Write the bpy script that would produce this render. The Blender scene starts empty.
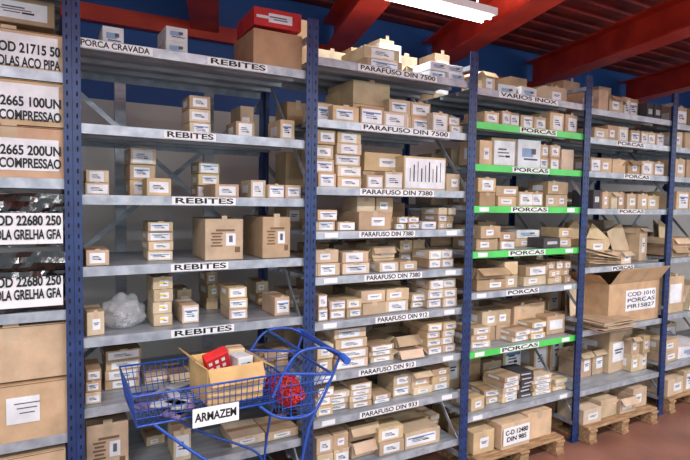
import bpy, random, bmesh, mathutils
import numpy as np
from math import *
from mathutils import Vector, Matrix
random.seed(7)
sc=bpy.context.scene
try: sc.view_settings.view_transform='Standard'
except Exception: pass
# ---------------------------------------------------------------- camera (calibrated from the shelving geometry)
F,YAW,PIT,ROL,H,D=528.5,radians(29.46),radians(3.18),radians(.95),1.935,2.75
fw=Vector((sin(YAW)*cos(PIT),cos(YAW)*cos(PIT),-sin(PIT)));r0=Vector((cos(YAW),-sin(YAW),0));u0=r0.cross(fw)
RC=r0*cos(ROL)+u0*sin(ROL);UC=u0*cos(ROL)-r0*sin(ROL)
CP=Vector((0,-D,H))
cd=bpy.data.cameras.new('camera');cam=bpy.data.objects.new('camera',cd);sc.collection.objects.link(cam)
m=Matrix((RC,UC,-fw)).transposed().to_4x4();m.translation=CP;cam.matrix_world=m
cd.lens=F/690*36;cd.sensor_width=36;cd.clip_start=.05;sc.camera=cam
def at(x,y,Y):
    """survey reading -> (X,Z) in metres on the vertical plane y=Y"""
    d=fw*F+RC*(x-345)-UC*(y-230);t=(Y+D)/d.y
    p=CP+d*t;return p.x,p.z
# ---------------------------------------------------------------- materials
def lin(c):
    return tuple((v/255/12.92 if v<=10 else ((v/255+.055)/1.055)**2.4) for v in c)+(1,)
def mat(name,c=None,rough=.6,metal=0,noise=.12,scale=6,bump=0,attr=False,emit=0,alpha=1,c2=None,spec=.5,bscale=60,stretch=None):
    M=bpy.data.materials.new(name);M.use_nodes=True;N=M.node_tree.nodes;L=M.node_tree.links;b=N['Principled BSDF']
    b.inputs['Roughness'].default_value=rough;b.inputs['Metallic'].default_value=metal;b.inputs['Specular IOR Level'].default_value=spec
    tc=N.new('ShaderNodeTexCoord');mp=N.new('ShaderNodeMapping');L.new(tc.outputs['Object'],mp.inputs[0])
    if stretch: mp.inputs['Scale'].default_value=stretch
    nz=N.new('ShaderNodeTexNoise');nz.inputs['Scale'].default_value=scale;nz.inputs['Detail'].default_value=5;L.new(mp.outputs[0],nz.inputs[0])
    mx=N.new('ShaderNodeMix');mx.data_type='RGBA'
    rp=N.new('ShaderNodeMapRange');rp.inputs[1].default_value=.35;rp.inputs[2].default_value=.65;L.new(nz.outputs[0],rp.inputs[0])
    if attr:
        a=N.new('ShaderNodeAttribute');a.attribute_name='Col'
        mx.blend_type='MULTIPLY';mx.inputs[0].default_value=1
        r2=N.new('ShaderNodeMapRange');r2.inputs[1].default_value=.3;r2.inputs[2].default_value=.7;r2.inputs[3].default_value=1-noise;r2.inputs[4].default_value=1+noise*.4
        L.new(nz.outputs[0],r2.inputs[0]);L.new(a.outputs[0],mx.inputs[6]);L.new(r2.outputs[0],mx.inputs[7])
    else:
        c1=lin(c);L.new(rp.outputs[0],mx.inputs[0]);mx.inputs[6].default_value=c1
        mx.inputs[7].default_value=lin(c2) if c2 else tuple(v*(1-noise*2) for v in c1[:3])+(1,)
    L.new(mx.outputs[2],b.inputs['Base Color'])
    if bump:
        n2=N.new('ShaderNodeTexNoise');n2.inputs['Scale'].default_value=bscale;L.new(tc.outputs['Object'],n2.inputs[0])
        bp=N.new('ShaderNodeBump');bp.inputs['Strength'].default_value=bump;bp.inputs['Distance'].default_value=.01;L.new(n2.outputs[0],bp.inputs['Height']);L.new(bp.outputs[0],b.inputs['Normal'])
    if emit: b.inputs['Emission Color'].default_value=(1,.98,.95,1);b.inputs['Emission Strength'].default_value=emit
    if alpha<1: b.inputs['Alpha'].default_value=alpha
    return M
M_box=mat('cardboard_print',rough=.75,noise=.22,scale=9,attr=True,bump=.15)
M_steel=mat('galvanised_steel',(172,180,188),.38,.3,c2=(136,144,154),scale=5,stretch=(1,4,4))
M_lip=mat('shelf_edge_paint',(178,187,196),.35,.25,c2=(142,151,162),scale=14)
M_green=mat('green_edge_paint',(80,210,95),.4,noise=.1)
M_blue=mat('blue_post_paint',(34,60,112),.4,c2=(24,44,88),scale=12)
M_hole_shade=mat('slot_hole',(8,12,25),.9)
M_white=mat('label_paper',(228,230,232),.6,noise=.03)
M_ink=mat('label_ink',(12,12,16),.6)
M_red=mat('red_oxide_beam',(208,64,42),.45,c2=(172,46,34),scale=4)
M_deck=mat('ceiling_deck_paint',(158,58,48),.7,c2=(104,42,48),scale=3)
M_cart=mat('cart_blue_coating',(30,76,165),.3,noise=.08)
M_black=mat('black_plastic_wrap',(10,10,12),.16,noise=.2,bump=.35,bscale=14,spec=.8)
M_clear=mat('clear_plastic_bag',(228,232,236),.12,noise=.05,bump=.8,bscale=18,alpha=.3,spec=.9)
M_wood=mat('pallet_wood',(178,146,108),.8,c2=(128,98,68),scale=9,stretch=(1,6,6))
M_floor=mat('terracotta_floor',(142,98,82),.4,c2=(114,78,66),scale=2.5,bump=.1)
M_tube=mat('fluorescent_tube',(255,255,255),emit=9)
M_rubber=mat('caster_rubber',(25,25,28),.7)
M_mesh=mat('red_mesh_net',(205,40,45),.5)
def wallmat():
    M=mat('painted_wall',(215,215,208),.6,c2=(196,199,198),scale=1.5);N=M.node_tree.nodes;L=M.node_tree.links
    b=N['Principled BSDF'];src=b.inputs['Base Color'].links[0].from_socket
    tc=N.new('ShaderNodeTexCoord');sp=N.new('ShaderNodeSeparateXYZ');L.new(tc.outputs['Object'],sp.inputs[0])
    gt=N.new('ShaderNodeMath');gt.operation='GREATER_THAN';gt.inputs[1].default_value=.78;L.new(sp.outputs[2],gt.inputs[0])
    mx=N.new('ShaderNodeMix');mx.data_type='RGBA';L.new(gt.outputs[0],mx.inputs[0]);L.new(src,mx.inputs[6]);mx.inputs[7].default_value=lin((40,88,158))
    L.new(mx.outputs[2],b.inputs['Base Color']);return M
M_wall=wallmat()
# ---------------------------------------------------------------- mesh builder
class MB:
    def __init__(s): s.v=[];s.f=[];s.c=[]
    def add(s,vs,fs,cols):
        o=len(s.v);s.v+=[tuple(v) for v in vs];s.f+=[tuple(i+o for i in f) for f in fs]
        s.c+=cols if isinstance(cols,list) else [cols]*len(fs)
    def box(s,c,z,col,R=None):
        x,y,w=[q/2 for q in z];vs=[Vector((a*x,b*y,e*w)) for e in(-1,1) for a,b in((-1,-1),(1,-1),(1,1),(-1,1))]
        if R is not None: vs=[R@v for v in vs]
        s.add([v+Vector(c) for v in vs],[(0,3,2,1),(4,5,6,7),(0,1,5,4),(1,2,6,5),(2,3,7,6),(3,0,4,7)],col)
    def quad(s,c,R,ax,ay,col):
        vs=[Vector(c)+R@(Vector(ax)*i+Vector(ay)*j) for i,j in((-1,-1),(1,-1),(1,1),(-1,1))]
        s.add(vs,[(0,1,2,3)],col)
    def make(s,name,ms,parent=None,bevel=0,org=None):
        if org is not None: s.v=[tuple(Vector(v)-Vector(org)) for v in s.v]
        me=bpy.data.meshes.new(name);me.from_pydata(s.v,[],s.f)
        mats=ms if isinstance(ms,list) else [ms]
        for q in mats: me.materials.append(q)
        if isinstance(ms,list):
            for p,c in zip(me.polygons,s.c): p.material_index=c
        elif s.c and isinstance(s.c[0],tuple):
            a=me.color_attributes.new('Col','FLOAT_COLOR','CORNER')
            for p,c in zip(me.polygons,s.c):
                for li in p.loop_indices: a.data[li].color=c
        me.update();ob=bpy.data.objects.new(name,me);sc.collection.objects.link(ob)
        if org is not None: ob.location=org
        if bevel:
            b=ob.modifiers.new('b','BEVEL');b.width=bevel;b.segments=1;b.limit_method='ANGLE'
        ob.parent=parent;return ob
def empty(name):
    e=bpy.data.objects.new(name,None);sc.collection.objects.link(e);e.empty_display_size=.1;return e
def text(s,X,Y,Z,W,Hh,par,m_=M_ink,bold=.022,shear=0):
    c=bpy.data.curves.new('lettering','FONT');c.body=s;c.align_x='CENTER';c.align_y='CENTER';c.offset=bold;c.shear=shear
    o=bpy.data.objects.new('lettering',c);sc.collection.objects.link(o);c.materials.append(m_)
    o.location=(X,Y,Z);o.rotation_euler=(pi/2,0,0);bpy.context.view_layer.update()
    d=o.dimensions;o.scale=(W/max(d.x,.01),Hh/.72,1);o.parent=par;return o
# ---------------------------------------------------------------- cardboard boxes
KR=[(198,175,146),(184,160,130),(210,190,162),(172,147,116),(192,168,138),(204,178,140)]
def jit(c,a=8):
    k=random.uniform(-a,a);return lin([max(4,min(255,v+k+random.uniform(-3,3))) for v in c])
WHT=lin((226,229,234));INK=lin((84,88,102));BLK=lin((34,34,40));TAPE=lin((160,130,96))
def carton(mb,x0,x1,y,d,z0,z1,st='k',rot=None,loose=2.5):
    w=x1-x0;h=z1-z0;a=radians(random.uniform(-loose,loose)) if rot is None else rot
    R=Matrix.Rotation(a,3,'Z');c=Vector(((x0+x1)/2,y+d/2,(z0+z1)/2))
    base={'p':(214,216,218),'d':(66,64,68),'r':(196,44,44),'K':(182,150,114),'n':(196,168,134),'M':(198,168,132)}.get(st,random.choice(KR))
    col=jit(base)
    if st in 'oM':
        t=.006
        for dx,dy,sx,sy in((0,-d/2+t/2,w,t),(0,d/2-t/2,w,t),(-w/2+t/2,0,t,d),(w/2-t/2,0,t,d)):
            mb.box(c+R@Vector((dx,dy,0)),(sx,sy,h),col,R)
        mb.box(c+Vector((0,0,-h/2+t)),(w*.99,d*.99,t),col,R)
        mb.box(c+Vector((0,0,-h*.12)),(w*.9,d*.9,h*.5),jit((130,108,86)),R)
        for sx in(-1,1):
            T=Matrix.Rotation(sx*radians(random.uniform(25,65) if st=='o' else -35*sx*sx),3,'Y')
            mb.box(c+R@(Vector((sx*w/2,0,h/2))+T@Vector((sx*w*(.2 if st=='o' else .1),0,0))),(w*(.4 if st=='o' else .2),d*.97,t*.7),jit(base),R@T)
        T=Matrix.Rotation(radians(random.uniform(30,60) if st=='o' else -55),3,'X')
        mb.box(c+R@(Vector((0,-d/2,h/2))+T@Vector((0,-d*.13,0))),(w*.95,d*.26,t*.7),jit(base),R@T)
    else:
        mb.box(c,(w,d,h),col,R)
    def q(u,v,su,sv,cc,e=.0015):
        mb.quad(c+R@Vector((u*w/2,-d/2-e,v*h/2)),R,(su*w/2,0,0),(0,0,sv*h/2),cc)
    if st in 'kwBKny' and w>.06:
        mb.quad(c+Vector((0,0,h/2+.0012)),R,(w*.49,0,0),(0,min(.02,d*.1),0),TAPE)
        if random.random()<.6: q(0,.82,.22 if w<.2 else .14,.34,lin((188,168,140)),.001)
    lab=WHT
    if st=='w':
        u=random.uniform(-.1,.1);su=random.uniform(.62,.88);sv=random.uniform(.58,.82)
        q(u,-.02,su,sv,lab)
        q(u-.22*su,.28*sv,.4*su,.055,INK,.003);q(u-.1,0,.55*su,.04,INK,.003);q(u+.3*su,-.3*sv,.22*su,.07,BLK,.003)
        q(u-.28*su,-.3*sv,.3*su,.04,INK,.003)
        if random.random()<.4:q(u,.46*sv,su*.9,.08,lin((104,130,180)),.003)
    elif st in 'ko':
        if random.random()<.8:
            u=random.uniform(-.25,.25);s_=random.uniform(.36,.58);q(u,-.05,s_,.46,lab);q(u,.06,s_*.7,.04,INK,.003);q(u-.04,-.08,s_*.5,.04,INK,.003)
    elif st=='B':
        q(.34,.0,.26,.3,lab)
        for i in range(5):q(.26+.04*i,.03,.014+.006*(i%2),.16,INK,.003)
        for i in range(5):q(-.4,.3-.15*i,.3-.07*(i%2),.04,lin((116,92,68)))
        q(.05,.45,.5,.05,lin((116,92,68)))
        q(.7,-.5,.14,.14,lin((116,92,68)))
    elif st=='p':
        q(-.15,.1,.5,.3,lin((140,166,200)));q(.1,-.35,.6,.06,INK,.003);q(.35,.2,.2,.2,INK,.003)
    elif st=='y':
        q(.1,0,.45,.5,WHT);q(-.1,.1,.3,.14,lin((232,205,60)),.003);q(.2,-.1,.2,.06,INK,.003)
    elif st=='r':
        q(.1,.0,.5,.5,WHT);q(0,.1,.36,.07,INK,.003);q(.1,-.15,.3,.06,INK,.003);q(-.6,0,.3,.16,WHT)
    elif st=='d':
        q(0,0,.6,.3,lin((190,192,196)))
    if st in 'wk' and random.random()<.5:
        mb.quad(c+R@Vector((-w/2-.0015,0,0)),R,(0,d*.25,0),(0,0,h*.22),WHT)
# ---------------------------------------------------------------- shelving
X0,W,DEP=.107,1.208,.72
SH={0:[2.84,2.47,1.99,1.385,.80,.30],
1:[2.64,2.25,1.92,1.58,1.24,.90,.52,.15],
2:[2.73,2.38,1.99,1.73,1.46,1.19,.87,.60,.26],
3:[2.70,2.47,2.18,1.89,1.57,1.28,.86,.40],
4:[2.68,2.45,2.18,1.88,1.40,.88,.38],
5:[2.66,2.45,2.18,1.88,1.43,.90,.42],
6:[2.66,2.45,2.18,1.88,1.43,.90,.42]}
GREEN={3:(1,2,3,4,6)}
PX=lambda k:X0+W*(k-1)
rack=empty('metal_shelving_rack')
posts=MB()
for k in range(0,8):
    x=PX(k)
    for yy,s in((-.018,1),(DEP+.018,-1)):
        for e in(-1,1):
            posts.box((x+e*.0185,yy,1.475),(.035,.004,2.95),0)
            posts.box((x+e*.002,yy+s*.02,1.475),(.003,.04,2.95),0)
            if s==1:
                for i in range(58):
                    posts.quad((x+e*.02,yy-.0026,.05+i*.05),Matrix.Identity(3),(.0035,0,0),(0,0,.010),1)  # slots are flat dark quads, the shade of a hole put into their colour
        posts.box((x,yy+s*.02,.005),(.09,.06,.01),0)
    for z in(.15,1.0,1.9,2.85): posts.box((x,DEP/2,z),(.02,DEP,.03),2)
    for z in(.2,1.1,2.0):
        L=hypot(DEP,.8);posts.box((x,DEP/2,z+.4),(.006,L,.025),2,Matrix.Rotation(atan2(.8,DEP),3,'X'))
posts.make('uprights',[M_blue,M_hole_shade,M_steel],rack)
lip=MB()
for b,zs in SH.items():
    xa,xb=PX(b)+.036,PX(b+1)-.036
    for i,z in enumerate(zs):
        g=2 if i in GREEN.get(b,()) else 1
        cx=(xa+xb)/2;w=xb-xa
        lip.box((cx,DEP/2,z+.019),(w,DEP-.004,.003),0)
        lip.box((cx,0,z),(w+.03,.003,.046),g)
        lip.box((cx,.012,z-.022),(w,.022,.003),g)
        lip.box((cx,DEP,z),(w,.003,.046),1)
        for t in(.25,.5,.75): lip.box((cx,DEP*t,z+.004),(w,.03,.024),0)
lip.make('shelf_panels',[M_steel,M_lip,M_green],rack)
br=MB()
for b in range(0,6):
    xa,xb=PX(b),PX(b+1)
    for z0,z1 in((1.0,2.2),(2.2,1.0)) if b!=1 else ((.9,1.9),(2.6,1.55),(1.55,2.6)):
        L=hypot(W,z1-z0);br.box(((xa+xb)/2,DEP+.05+.01*(z1>z0),(z0+z1)/2),(L,.004,.03),0,Matrix.Rotation(-atan2(z1-z0,W),3,'Y'))
for dx in(.34,.95): br.box((PX(1)+dx,DEP+.5,1.4),(.07,.05,2.8),0)
br.make('cross_bracing',M_steel,rack)
lab=MB()
def edge(b,i,xc,wp,s,strip=True,shear=0,hh=.028):
    z=SH[b][i];xa,_=at(xc-wp/2,200,-.004);xb,_=at(xc+wp/2,200,-.004);X=(xa+xb)/2;w=xb-xa
    if strip: lab.box((X,-.003,z),(w+.03,.002,.038),0)
    if s: text(s,X,-.0055,z,w,hh,rack,shear=shear)
for a in [(1,0,116,68,'PORCA CRAVADA'),(1,0,237,54,'REBITES'),(1,1,190,46,'REBITES'),(1,2,204,58,'REBITES'),(1,3,200,52,'REBITES'),(1,4,203,58,'REBITES'),
(2,0,395,74,'PARAFUSO DIN 7500'),(2,1,404,84,'PARAFUSO DIN 7500'),(2,2,397,70,'PARAFUSO DIN 7380'),(2,3,388,52,'PARAFUSO DIN 7380'),(2,4,395,54,'PARAFUSO DIN 7380'),(2,5,405,50,'PARAFUSO DIN 912'),(2,6,391,54,'PARAFUSO DIN 912'),(2,7,394,56,'PARAFUSO DIN 933'),
(3,0,525,56,'VARIOS INOX'),(3,1,536,34,'PORCAS'),(3,2,530,34,'PORCAS'),(3,3,530,34,'PORCAS'),(3,4,529,34,'PORCAS'),(3,5,526,30,'PORCAS'),(3,6,525,36,'PORCAS'),
(4,1,628,26,'PORCAS'),(4,2,636,24,'PORCAS'),(4,3,632,24,'PORCAS'),(4,4,626,20,'PORCAS')]:
    edge(*a)
for b in(2,3):
    for i in range(3,8):
        for t in(.12,.88): lab.box((PX(b)+W*t,-.003,SH[b][i]),(.09,.002,.03),0)
lab.make('edge_label_strips',[M_white],rack)

BX={
1:["98 124 27 1 1 .1 p;158 188 26 1 2 .1 p;234 303 30 1 1 .04 K;236 303 8 1 1 .05 r 30;240 268 18 1 1 .3 p 30",
"181 212 95 1 3 .12 w;225 256 121 1 1 .1 w;232 254 106 1 1 .42 k;268 296 119 1 1 .08 w",
"83 110 170 1 2 .1 w;124 156 148 1 3 .28 w;141 173 178 1 1 .05 w;190 220 162 1 3 .3 w;204 240 184 1 1 .05 w;241 267 180 1 1 .08 w;268 302 185 2 1 .05 w",
"81 109 250 1 1 .05 w;142 174 222 1 4 .15 w;190 244 219 1 1 .07 B;243 291 217 1 1 .05 B",
"81 104 312 1 1 .05 k;146 173 277 1 4 .1 y;174 200 306 1 1 .1 w;176 192 290 1 1 .4 k;219 248 288 1 3 .1 w;207 219 272 1 3 .4 k;254 270 282 1 2 .42 k;262 291 298 1 1 .06 w",
"82 102 371 1 3 .05 w;101 141 350 1 4 .2 w;145 190 375 2 2 .2 k;200 240 372 1 1 .3 n;262 300 350 2 3 .2 k",
"84 130 425 1 1 .05 B;140 165 440 1 1 .3 k;166 192 430 1 1 .05 w;232 300 446 2 1 .05 k",""],
2:["366 402 47 1 2 .1 w;380 402 44 1 2 .4 p;430 467 64 2 2 .05 p;408 425 66 1 1 .3 k",
"317 335 103 1 1 .1 w;333 360 106 1 1 .04 w;338 352 92 1 2 .35 k;352 390 80 1 2 .18 k;360 385 107 1 1 .03 w;390 432 101 2 2 .1 w;386 410 112 1 1 .03 w;432 448 113 1 1 .05 w;449 467 117 1 2 .05 w",
"317 336 126 1 4 .05 w;337 362 131 1 5 .06 w;364 402 153 1 2 .15 k;366 384 175 1 1 .04 w;385 403 172 1 1 .04 w;404 446 157 1 1 .05 W;447 467 174 1 1 .05 k",
"317 337 210 1 2 .05 w;338 356 222 1 1 .05 w;358 394 196 2 2 .14 k;360 392 212 1 1 .04 k;396 420 217 2 2 .1 w;421 436 224 1 1 .08 p;438 467 208 2 3 .1 k",
"317 340 250 1 2 .05 k;317 340 264 1 1 .03 w;343 370 252 1 2 .05 w;372 395 246 1 2 .15 o;380 418 262 2 1 .05 k;400 425 240 2 2 .3 k;428 467 250 2 2 .1 w",
"317 327 295 1 2 .05 w;330 362 300 2 2 .05 w;362 410 290 2 2 .06 k;366 400 282 1 1 .3 o;412 428 294 1 2 .1 w;429 466 279 2 3 .05 w",
"317 334 345 1 2 .05 k;336 368 329 1 4 .06 w;370 394 345 1 3 .08 w;396 425 336 1 1 .15 o;400 424 350 1 2 .05 k;428 466 322 2 4 .06 w",
"317 334 388 1 3 .05 w;325 350 392 1 3 .08 w;351 373 384 1 4 .06 w;374 392 395 1 2 .05 w;394 412 375 1 2 .1 w;413 450 370 2 3 .08 k",
"317 350 436 2 2 .05 k;350 380 425 1 2 .1 o;380 405 428 1 2 .03 w;405 440 430 1 1 .03 w;420 455 415 2 3 .2 k"],
3:["481 496 72 1 1 .1 k;500 536 86 2 1 .1 p;548 568 87 1 1 .1 k",
"482 498 112 1 1 .05 k;500 520 112 2 1 .05 w;523 548 116 2 1 .05 w;550 582 114 2 1 .05 w",
"480 494 140 1 1 .05 k;495 540 139 2 1 .12 k;541 560 145 2 2 .1 w;562 582 150 1 1 .08 k",
"480 498 178 1 2 .05 k;499 520 186 1 2 .06 k;520 545 192 2 1 .05 w;547 582 182 2 2 .1 k",
"478 500 226 1 2 .05 k;501 516 232 1 2 .06 k;518 540 230 1 2 .2 k;542 560 238 1 1 .06 d;560 580 228 1 2 .06 k",
"478 506 268 1 2 .05 k;507 520 262 1 2 .05 k;524 548 266 1 2 .06 k;549 578 262 3 3 .06 k",
"474 492 328 1 3 .05 k;483 512 311 2 2 .15 k;512 530 330 1 2 .05 w;512 546 304 2 1 .2 n;531 546 322 1 3 .05 w;547 575 315 1 1 .1 L",
"470 485 398 1 1 .05 k;486 500 390 1 2 .1 w;502 519 376 1 5 .06 w;519 534 372 1 6 .08 d;535 553 376 1 5 .05 w;554 572 378 1 3 .06 k"],
4:["598 608 90 1 1 .05 k;609 625 96 1 1 .05 k;622 640 98 2 1 .15 w;645 666 104 2 1 .1 d",
"592 608 128 1 1 .05 k;609 630 126 2 1 .05 k;632 666 132 4 1 .05 w",
"592 612 158 2 1 .05 k;613 640 160 2 1 .05 k;641 666 162 2 1 .05 w",
"592 600 190 1 1 .05 d;602 625 192 3 1 .05 k;628 648 194 2 1 .05 k;650 667 196 1 1 .05 k",
"590 606 240 1 2 .05 k;640 665 228 1 1 .15 o;608 632 252 2 1 .05 k",
"586 606 300 1 2 .3 k;609 664 282 1 1 .03 M",
"580 606 352 2 1 .2 o;606 632 330 1 1 .2 k;634 656 336 2 2 .1 k"],
5:["678 700 108 2 1 .05 w","676 700 132 3 1 .05 k","676 704 160 3 1 .05 k","676 704 192 2 1 .05 k","674 700 238 2 2 .05 o","668 684 276 1 1 .05 L;686 712 284 1 1 .05 o","664 680 340 1 2 .05 k;682 710 345 1 1 .05 k"],
}
for b,rows in BX.items():
    loose=2.5 if b<3 else 6
    for i,rw in enumerate(rows):
        mb=MB();zb=SH[b][i]+.022;nz=SH[b][i-1]-.03 if i else 3.3
        for ent in [e for e in rw.split(';') if e.strip()]:
            p=ent.split();x0,x1,yt=map(float,p[:3]);mc,nr=int(p[3]),int(p[4]);Y=float(p[5]);st=p[6]
            z0=zb if len(p)<8 else at((x0+x1)/2,float(p[7]),.1)[1]+.003
            zt=min(at((x0+x1)/2,yt,Y)[1],nz)
            if zt<z0+.035: zt=z0+.05
            ya=yt+8;xa=max(at(x0,ya,Y)[0],PX(b)+.045);xb=min(at(x1,ya,Y)[0],PX(b+1)-.03)
            if xb-xa<.04: xb=xa+.05
            cw=(xb-xa)/mc;ch=(zt-z0)/nr
            d=min(DEP-Y-.02,max(cw*1.15,.2))
            if Y<.12 and cw<.2: d=min(d,.3)
            if b==1:
                d=min(d,.34);xs=min(at(x0,ya,Y+d)[0],xb-.09)
                if mc==1: xa=max(xa,xs)
                cw=(xb-xa)/mc
            for c in range(mc):
                for r_ in range(nr):
                    if st in 'LWM':
                        carton(mb,xa,xb,Y,d,z0,zt,'M' if st=='M' else 'n',0)
                        X=(xa+xb)/2;Z=(z0+zt)/2;ww=xb-xa;hh=zt-z0
                        if st=='W':
                            mb.quad((X,Y-.002,Z),Matrix.Identity(3),(ww*.47,0,0),(0,0,hh*.44),WHT)
                            for k in range(9):mb.quad((X-ww*.36+k*ww*.09,Y-.003,Z+hh*.05*(k%3-1)),Matrix.Identity(3),(ww*(.008+.006*(k%2)),0,0),(0,0,hh*(.2+.05*(k%3))),BLK)
                        elif st=='M':
                            mb.quad((X+ww*.12,Y-.002,Z+hh*.05),Matrix.Identity(3),(ww*.3,0,0),(0,0,hh*.26),WHT)
                            MBOX=(X+ww*.12,Y-.004,Z+hh*.05,ww*.54,hh*.1)
                        else: mb.quad((X,Y-.002,Z+hh*.02),Matrix.Identity(3),(ww*.36,0,0),(0,0,hh*.26),WHT)
                        continue
                    s2=st
                    if b>1 and st=='k':
                        u_=random.random();s2='w' if u_<.2 else ('p' if u_<.26 else 'k')
                    if s2=='k' and random.random()<.12+.12*(b>2) and r_==nr-1 and nz-zt>.06: s2='o'
                    g=random.uniform(0,.006)
                    carton(mb,xa+c*cw+g,xa+(c+1)*cw-.003,Y+random.uniform(-.012,.02),d,z0+r_*ch+.0005,z0+(r_+1)*ch-.0015*(r_<nr-1),s2,loose=loose)
        if b>1 and nz>zb:
            x=PX(b)+.06;gap=min(nz-zb,.45)
            while x<PX(b+1)-.16:
                w=random.uniform(.12,.24);h=gap*random.uniform(.35,.85)
                if x+w>PX(b+1)-.05:break
                if random.random()<.85: carton(mb,x,x+w,.48,.2,zb,zb+h,random.choice('kkKwwn'))
                x+=w+random.uniform(.01,.04)
        if mb.v: mb.make('cardboard_boxes',M_box,None,.0025)
def sign(lines,x0,x1,Y,par,bold=.03):
    for s,y,hp in lines:
        xa,z=at(x0,y,Y);xb,_=at(x1,y,Y);_,z2=at(x0,y+hp,Y)
        text(s,(xa+xb)/2,Y-.005,at((x0+x1)/2,y,Y)[1],xb-xa,abs(z-z2),par,bold=bold)
def bigcarton(x0,x1,yt,yb,label=None,lines=(),Y=.0,d=.5,zb=None,tx=(-38,61)):
    e=empty('cardboard_box');mb=MB()
    xa=at(x0,(yt+yb)/2,Y)[0];xb=at(x1,(yt+yb)/2,Y)[0];zt=at(x1,yt,Y)[1];z0=at(x1,yb,Y)[1] if zb is None else zb
    carton(mb,xa,xb,Y,d,z0,zt,'n',0)
    mb.box(((xa+xb)/2,Y-.001,zt-.004),(xb-xa-.01,.003,.004),lin((126,96,66)))
    if label:
        a,b=label;za=at(x1,a,Y)[1];zc=at(x1,b,Y)[1]
        mb.box(((xa+xb)/2-.005,Y-.0025,(za+zc)/2),(xb-xa-.03,.003,za-zc),WHT)
    mb.make('carton',M_box,e,.004)
    if lines: sign(lines,tx[0],tx[1],Y-.001,e)
    return e
bigcarton(-50,63,36,72,(40,71),[('COD 21715 50',49,10),('MOLAS ACO PIPA',63,10)],zb=SH[0][1]+.022,tx=(-10,60))
bigcarton(-50,64,84,126,(88,122),[('COD 22665 100UN',101,10),('MOLAS COMPRESSAO',115,10)],zb=at(64,128,0)[1])
bigcarton(-50,64,129,180,(141,172),[('COD 22665 200UN',150,10),('MOLAS COMPRESSAO',163,10)],zb=SH[0][2]+.022)
def wrapped(x0,x1,yt,yb,label,lines,zb=None):
    e=empty('plastic_wrapped_package')
    xa=at(x0,yt,0)[0];xb=at(x1,yt,0)[0];zt=at(x1,yt,0)[1];z0=at(x1,yb,0)[1] if zb is None else zb
    n=30;m2=12;mb=MB();w=xb-xa;h=zt-z0
    def P(f,i,j):
        u,v=i/n,j/m2
        if f==0:p=Vector((xa+w*u,.0,z0+h*v))
        elif f==1:p=Vector((xa+w*u,.5*v,zt))
        elif f==2:p=Vector((xb,.5*u,z0+h*v))
        else:p=Vector((xa,.5*(1-u),z0+h*v))
        nn=mathutils.noise.noise(Vector((p.x*5,p.y*5,p.z*16)));n2=abs(mathutils.noise.noise(Vector((p.x*12,p.y*9,p.z*30))))
        return p+Vector((0,.016*nn+.014*n2+.008,-.02*v+.014*nn*v)) if f<2 else p+Vector((.01*nn-.008,0,-.02*v+.014*nn*v))
    for f in range(4):
        for i in range(n):
            for j in range(m2): mb.add([P(f,i,j),P(f,i+1,j),P(f,i+1,j+1),P(f,i,j+1)],[(0,1,2,3)],0)
    o=mb.make('wrap',[M_black],e)
    q=MB();za=at(x1,label[0],0)[1];zc=at(x1,label[1],0)[1];q.box(((xa+xb)/2-.005,-.014,(za+zc)/2),(w-.02,.004,za-zc),0);q.make('paper_label',[M_white],e)
    sign(lines,-12,61,-.016,e)
wrapped(-50,66,190,245,(213,243),[('COD 22680 250',221,10),('MOLA GRELHA GFA',235,10)],zb=at(66,246,0)[1])
wrapped(-50,66,247,309,(275,304),[('COD 22680 250',282,10),('MOLA GRELHA GFA',295,10)],zb=SH[0][3]+.022)
bigcarton(-50,67,322,375,None,(),zb=at(67,376,0)[1],Y=.02)
e=bigcarton(-50,68,378,436,None,(),zb=SH[0][4]+.022,Y=.0)
q=MB();xa,za=at(6,399,0);xb,zc=at(40,420,0);q.box(((xa+xb)/2,-.003,(za+zc)/2),(xb-xa,.002,za-zc),WHT)
for k in range(3):q.box((xa+.08,-.0045,za-.03-.022*k),(.1-.02*k,.001,.005),INK)
q.make('paper_label',M_box,e)
bigcarton(-30,66,448,500,None,(),zb=SH[0][5]+.3)
mb=MB()
for xa,xb,h,s in((-1,-.6,.12,'w'),(-.55,-.25,.17,'d'),(-.22,.04,.13,'w')):carton(mb,xa,xb,.1,.4,SH[0][1]+.24,SH[0][1]+.24+h*.9,s)
for xa,xb,h in((-.9,-.55,.2),(-.5,-.2,.3),(-.18,.05,.22)):carton(mb,xa,xb,.05,.4,SH[0][0]+.022,SH[0][0]+.022+h*.6,'w')
mb.make('cardboard_boxes',M_box,None,.003)
e=empty('carton_lettering');X,Y,Z,ww,hh=MBOX
for k,s in enumerate(('COD 1010','PORCAS','PIR15827')): text(s,X,Y,Z+hh*1.5*(1-k),ww,hh,e,bold=.01)
# ---- pallets with cartons at floor level
def pallet(xa,xb,ya,yb):
    m_=MB()
    for k in range(6):
        y=ya+(yb-ya)*(k+.5)/6;m_.box(((xa+xb)/2,y,.125),(xb-xa,(yb-ya)/6*.75,.02),0)
    for x in(xa+.05,(xa+xb)/2,xb-.05):
        m_.box((x,(ya+yb)/2,.105),(.09,yb-ya,.02),0);m_.box((x,(ya+yb)/2,.011),(.09,yb-ya,.02),0)
        for y in(ya+.06,(ya+yb)/2,yb-.06):m_.box((x,y,.058),(.09,.1,.074),0)
    m_.make('wooden_pallet',[M_wood],None,.002)
pallet(PX(3)+.08,PX(4)-.25,-.12,.65);pallet(PX(4)+.05,PX(4)+1.0,-.12,.65);pallet(PX(5)+.1,PX(5)+1.05,-.05,.65)
mb=MB();z=.137
for xa,xb,y,h,s in((.1,.3,-.02,.16,'k'),(.33,.62,-.06,.19,'n'),(.63,.9,-.03,.2,'k'),(.2,.5,.3,.2,'k')):carton(mb,PX(3)+xa,PX(3)+xb,y,.28,z,z+h,s,loose=1)
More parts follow.
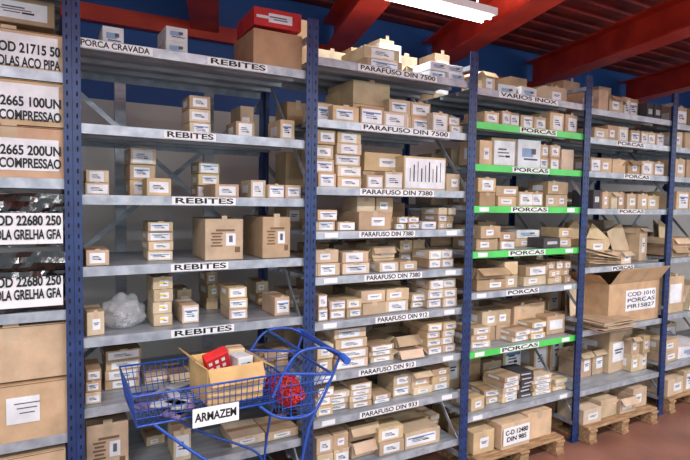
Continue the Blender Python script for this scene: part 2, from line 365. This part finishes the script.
mb.make('cardboard_boxes',M_box,None,.003)
e=empty('paper_sign');q=MB();X=PX(3)+.475;q.box((X,-.068,.235),(.27,.002,.13),0);q.make('sheet',[M_white],e)
text('C-D 12480',X,-.071,.262,.23,.035,e);text('DIN 985',X,-.071,.212,.2,.035,e)
mb=MB()
for xa,xb,y,h,s in((.06,.28,-.05,.12,'k'),(.3,.52,-.03,.15,'k'),(.54,.76,-.05,.13,'o'),(.78,.97,-.02,.17,'k'),(.08,.36,.26,.2,'k'),(.38,.64,.26,.2,'w'),(.66,.96,.26,.21,'k')):carton(mb,PX(4)+xa,PX(4)+xb,y,.26,z,z+h,s)
mb.make('cardboard_boxes',M_box,None,.003)
mb=MB()
for xa,xb,h,s in((.12,.4,.16,'k'),(.42,.68,.2,'w'),(.7,1.0,.14,'o')):carton(mb,PX(5)+xa,PX(5)+xb,.0,.3,z,z+h,s)
mb.make('cardboard_boxes',M_box,None,.003)
# flattened and leaning cartons in the fourth bay
mb=MB()
for zz,x_,n,hang in((SH[4][4]+.024,PX(4)+.36,7,.0),(SH[4][5]+.024,PX(4)+.34,8,.14)):
    for k in range(n):
        R=Matrix.Rotation(radians(random.uniform(-12,12)),3,'Z')@Matrix.Rotation(radians(2.0*k*(hang==0)),3,'Y')
        mb.box((x_+random.uniform(-.02,.05),.27-hang+random.uniform(-.03,.03),zz+.004+k*(.011 if hang else .018)),(.42,.5,.006),jit(random.choice(KR)),R)
for x_,zz,a,bb,h in((PX(4)+.28,SH[4][4]+.2,-28,12,.34),(PX(4)+.55,SH[4][4]+.17,35,-10,.3),(PX(4)+.88,SH[4][4]+.18,-15,8,.32),(PX(4)+.3,SH[4][5]+.22,20,14,.34),(PX(5)+.4,SH[5][4]+.18,20,8,.32)):
    R=Matrix.Rotation(radians(bb),3,'Z')@Matrix.Rotation(radians(a),3,'Y')@Matrix.Rotation(radians(-12),3,'X')
    mb.box((x_,.25,zz),(.28,.006,h),jit(random.choice(KR)),R);mb.box((x_+.05,.33,zz-.01),(.28,.006,h),jit(random.choice(KR)),R)
mb.make('flattened_cartons',M_box,None)
# clear bag of small parts
bm=bmesh.new();bmesh.ops.create_icosphere(bm,subdivisions=4,radius=1)
bx,bz=at(124,318,.18)
for v in bm.verts:
    n=mathutils.noise.noise(v.co*2.3)*.3+mathutils.noise.noise(v.co*6)*.12
    v.co=v.co*(1+n);v.co=Vector((v.co.x*.10,v.co.y*.09,max(-.62,v.co.z)*.10))
me=bpy.data.meshes.new('plastic_bag');bm.to_mesh(me);me.materials.append(M_clear)
for p in me.polygons:p.use_smooth=True
o=bpy.data.objects.new('plastic_bag',me);sc.collection.objects.link(o);o.location=(bx,.2,SH[1][4]+.022+.064)
q=MB();random.seed(3)
for k in range(60):
    a=random.uniform(0,6.28);rr=random.uniform(0,.06);q.box((rr*cos(a),rr*sin(a),-.052+random.uniform(0,.05)),(.022,.008,.008),jit((170,172,178)),Matrix.Rotation(random.uniform(0,3),3,'Z')@Matrix.Rotation(random.uniform(-.6,.6),3,'Y'))
q.make('small_parts',M_box,o)
# ---------------------------------------------------------------- trolley
cart=empty('wire_trolley')
def wires(name,lst,r,m_=M_cart,res=2):
    c=bpy.data.curves.new(name,'CURVE');c.dimensions='3D';c.bevel_depth=r;c.bevel_resolution=res;c.use_fill_caps=True
    for pts in lst:
        s=c.splines.new('POLY');s.points.add(len(pts)-1)
        for q_,p in zip(s.points,pts): q_.co=(*p,1)
    t_=bpy.data.objects.new(name,c);sc.collection.objects.link(t_)
    me=bpy.data.meshes.new_from_object(t_.evaluated_get(bpy.context.evaluated_depsgraph_get()));bpy.data.objects.remove(t_)
    me.materials.clear();me.materials.append(m_)
    for p in me.polygons:p.use_smooth=True
    o=bpy.data.objects.new(name,me);sc.collection.objects.link(o);o.parent=cart;return o
def smooth(pts,n=6):
    out=[];P=[Vector(p) for p in pts];P=[P[0]]+P+[P[-1]]
    for i in range(1,len(P)-2):
        for k in range(n):
            t=k/n;a,b,c,d=P[i-1:i+3];out.append(.5*((2*b)+(c-a)*t+(2*a-5*b+4*c-d)*t*t+(3*b-a-3*c+d)*t**3))
    return out+[P[-2]]
xa,xb,ya,yb,zt,zb=.28,.90,-.60,-.18,1.16,1.03
def ring(z,i=0):return [(xa+i,ya+i,z),(xb-i*.2,ya+i,z),(xb-i*.2,yb-i,z),(xa+i,yb-i,z),(xa+i,ya+i,z)]
wires('rims',[ring(zt),ring(zb,.02)],.0048)
fine=[]
for k in range(1,4): fine.append(ring(zb+(zt-zb)*k/4,.02*(1-k/4)))
n=24
for k in range(n+1):
    x=xa+(xb-xa)*k/n;x2=xa+.02+(xb-xa-.024)*k/n
    fine.append([(x,ya,zt),(x2,ya+.02,zb),(x2,yb-.02,zb),(x,yb,zt)])
for k in range(15):
    y=ya+(yb-ya)*k/14;y2=ya+.02+(yb-ya-.04)*k/14
    fine.append([(xa,y,zt),(xa+.02,y2,zb),(xb,y2,zb)])
wires('basket_wires',fine,.0019,res=1)
fr=[]
for y,e in((ya,-1),(yb,1)):
    fr.append(smooth([(.86,y,1.06),(.93,y,1.19),(1.0,y,1.25),(1.12,y,1.25),(1.2,y,1.21)]))
    fr.append(smooth([(.80,y,1.03),(.90,y,.96),(1.05,y,.95),(1.13,y,1.05),(1.2,y,1.21)]))
    fr.append([(.9,y,1.16),(1.16,y,1.12)])
    fr.append(smooth([(1.1,y,1.0),(1.03,y,.85),(.98,y,.5),(1.0,y,.16)]))
    fr.append(smooth([(.36,y+e*-.02,1.03),(.62,y,.8),(.93,y,.62),(.98,y,.5)]))
    fr.append([(.3,y,.2),(1.0,y,.2)])
    fr.append([(.3,y,.2),(.3,y,.14)])
for x,z in((.98,.5),(.3,.2),(1.0,.2),(1.16,1.12),(1.0,1.25)):fr.append([(x,ya,z),(x,yb,z)])
wires('frame_tubes',fr,.0065,res=3)
seat=[]
for k in range(11):
    y=ya+(yb-ya)*k/10;seat.append([(.90,y,1.16),(.91,y,.955),(1.05,y,.95),(1.16,y,1.12)])
seat+= [[(.96,ya,.953),(.96,yb,.953)],[(1.01,ya,.951),(1.01,yb,.951)],[(1.1,ya,1.03),(1.1,yb,1.03)]]
for y in(ya,yb):
    for z in(1.0,1.05,1.1):seat.append([(.905,y,z),(1.08+(z-1)*.6,y,z)])
    for x in(.95,1.0,1.05):seat.append([(x,y,.953),(x,y,1.14)])
for k in range(9):
    y=ya+(yb-ya)*k/8;seat.append([(.3,y,.2),(1,y,.2)])
wires('rear_basket_wires',seat,.0022,res=1)
wires('handle_bar',[[(1.2,ya-.04,1.205),(1.2,yb+.04,1.215)]],.013,mat('handle_grip',(30,70,165),.3),4)
wires('handle_ends',[[(1.2,ya-.07,1.195),(1.2,ya-.02,1.205)],[(1.2,yb+.02,1.215),(1.2,yb+.06,1.215)]],.018,mat('handle_end_cap',(50,96,195),.3),4)
for x in(.3,1.0):
    for y in(ya,yb):
        wires('caster_wheel',[[(x,y-.014,.061),(x,y+.014,.061)]],.06,M_rubber,6)
        wires('caster_fork',[[(x,y-.02,.06),(x,y-.02,.145),(x,y+.02,.145),(x,y+.02,.06)]],.005,M_steel)
q=MB();sx0,_=at(192,414,ya);sx1,_=at(238,414,ya);sz=at(215,414,ya)[1]
q.box(((sx0+sx1)/2,ya-.01,sz),(sx1-sx0,.004,.078),0);q.make('name_plate',[M_white],cart)
text('ARMAZEM',(sx0+sx1)/2,ya-.0135,sz,(sx1-sx0)*.9,.036,cart,bold=.03)
mb=MB();random.seed(5)
t=.005;c=Vector((.715,-.38,1.115));w,d,h=.255,.25,.16;kc=lin((216,182,124));kd=lin((192,156,102));R=Matrix.Rotation(radians(4),3,'Z')
for dx,dy,sx_,sy_ in((0,-d/2,w,t),(0,d/2,w,t),(-w/2,0,t,d),(w/2,0,t,d)):mb.box(c+R@Vector((dx,dy,0)),(sx_,sy_,h),kc,R)
mb.box(c-Vector((0,0,h/2-.003)),(w,d,t),kc,R)
for ax,sg in(('Y',-1),('Y',1),('X',1),('X',-1)):
    if ax=='Y':
        T=Matrix.Rotation(sg*radians(-40 if sg<0 else 30),3,'Y');mb.box(c+R@(Vector((sg*w/2,0,h/2))+T@Vector((sg*.035,0,0))),(.07,d,t),kd,R@T)
    else:
        T=Matrix.Rotation(radians(60*sg),3,'X');mb.box(c+R@(Vector((0,-sg*d/2,h/2))+T@Vector((0,-sg*.04,0))),(w,.08,t),kd,R@T)
obx=mb.make('open_cardboard_box',M_box,None)
mb=MB();R=Matrix.Rotation(radians(-18),3,'Y')@Matrix.Rotation(radians(25),3,'X')
cc=Vector((.67,-.39,1.185));mb.box(cc,(.11,.05,.12),lin((200,32,36)),R)
for i in range(3):
    for j in range(3):mb.quad(cc+R@Vector((-.035+.03*i,-.0265,-.04+.035*j)),R,(.008,0,0),(0,0,.01),WHT)
mb.box(cc+Vector((.02,.07,-.02)),(.1,.04,.1),lin((225,225,228)),R)
mb.make('red_package',M_box,obx,.004)
mb=MB();carton(mb,.745,.825,-.43,.1,1.12,1.205,'p',.2);carton(mb,.75,.83,-.32,.08,1.12,1.215,'w',-.1);mb.make('small_cartons',M_box,obx,.003)
bm=bmesh.new();bmesh.ops.create_icosphere(bm,subdivisions=3,radius=1)
for v in bm.verts:
    n=mathutils.noise.noise(v.co*2)*.3;v.co=v.co*(1+n);v.co=Vector((v.co.x*.075,v.co.y*.15,v.co.z*.06))
me=bpy.data.meshes.new('red_mesh_bag');bm.to_mesh(me);me.materials.append(M_mesh)
o=bpy.data.objects.new('red_mesh_bag',me);sc.collection.objects.link(o);o.location=(.99,-.42,1.025)
wm=o.modifiers.new('w','WIREFRAME');wm.thickness=.006
me2=bpy.data.meshes.new('bolts');bm2=bmesh.new();bmesh.ops.create_icosphere(bm2,subdivisions=3,radius=1)
for v in bm2.verts:
    n=mathutils.noise.noise(v.co*4)*.4;v.co=v.co*(1+n);v.co=Vector((v.co.x*.062,v.co.y*.12,v.co.z*.048))
bm2.to_mesh(me2);me2.materials.append(mat('bag_contents',(190,84,74),.5,noise=.3,scale=40));o2=bpy.data.objects.new('contents',me2);sc.collection.objects.link(o2);o2.parent=o
mb=MB()
for k in range(16):
    x=random.uniform(.34,.52);y=random.uniform(-.55,-.24);mb.box((x,y,1.042+.012*(k%3)),(.09,.05,.012),jit(random.choice([(80,82,92),(130,110,150),(170,172,178),(60,60,70)])),Matrix.Rotation(random.uniform(0,3),3,'Z'))
mb.make('loose_packets',M_box,cart,.002)
# ---------------------------------------------------------------- room
def slab(name,c,s,m_):
    q=MB();q.box(c,s,0);return q.make(name,[m_],org=c)
slab('floor',(4,-2,-.05),(22,9,.1),M_floor)
WY=1.75
slab('wall_back',(4,WY+.05,1.9),(22,.1,3.8),M_wall)
slab('wall_right',(14.9,-2,1.9),(.1,7.5,3.8),M_wall)
slab('ceiling',(4,-1.9,3.78),(22,7.4,.1),M_deck)
deck=MB()
for k in range(35):deck.box((4,1.6-k*.2,3.72),(21.8,.09,.03),0)
deck.make('trim_ceiling_ribs',[M_deck])
ANG=radians(16)
for X in(-1.2,.0,1.15,2.35,3.5,5.0,6.8,8.8):
    q=MB();R=Matrix.Rotation(-ANG,3,'Z');L=6
    c=Vector((X,WY,3.44))+R@Vector((0,-L/2,0))
    c.y-=.08
    q.box(c+Vector((0,0,-.13)),(.22,L,.018),0,R);q.box(c+Vector((0,0,.13)),(.22,L,.018),0,R);q.box(c,(.014,L,.25),0,R)
    q.make('ceiling_beam',[M_red])
q=MB();q.box((4,WY-.06,3.3),(21,.06,.12),0);q.make('ceiling_beam',[M_red])
def fixture(x,y,z,pw,L=1.2,up_fill=.3):
    e=empty('fluorescent_light');e.location=(x,y,z);q=MB();q.box((0,0,.03),(L,.16,.05),0);q.make('housing',[M_white],e)
    q=MB()
    for s in(-.04,.04):q.box((0,s,-.008),(L*.96,.026,.026),0)
    q.make('tubes',[M_tube],e,.008)
    q=MB();q.box((-L*.4,0,.2),(.01,.01,.3),0);q.box((L*.4,0,.2),(.01,.01,.3),0);q.make('hangers',[M_steel],e)
    for k,dz,rx in((1,-.03,0),(up_fill,.07,pi)):  # second light faces up above the housing, added to brighten ceiling and beams
        l=bpy.data.lights.new('lamp','AREA');l.shape='RECTANGLE';l.size=L;l.size_y=.15;l.energy=pw*k;l.color=(.95,.985,1)
        o=bpy.data.objects.new('lamp',l);sc.collection.objects.link(o);o.parent=e;o.location=(0,0,dz);o.rotation_euler=(rx,0,0)
fixture(2.2,.14,3.26,12,up_fill=1.2)
for x in(-.9,1.3,3.5,5.8,8.2):fixture(x,-2.3,3.0,60,up_fill=.8)
for x in(.2,4.5):fixture(x,-4.3,3.0,64,up_fill=.7)
q=MB();q.box((PX(5)+.75,-.45,.02),(.55,.35,.04),0);q.make('red_floor_mat',[mat('red_mat',(120,30,28),.8)],None,.01)
w=bpy.data.worlds.new('world');sc.world=w;w.use_nodes=True;w.node_tree.nodes['Background'].inputs[0].default_value=(.84,.92,1,1);w.node_tree.nodes['Background'].inputs[1].default_value=1.2
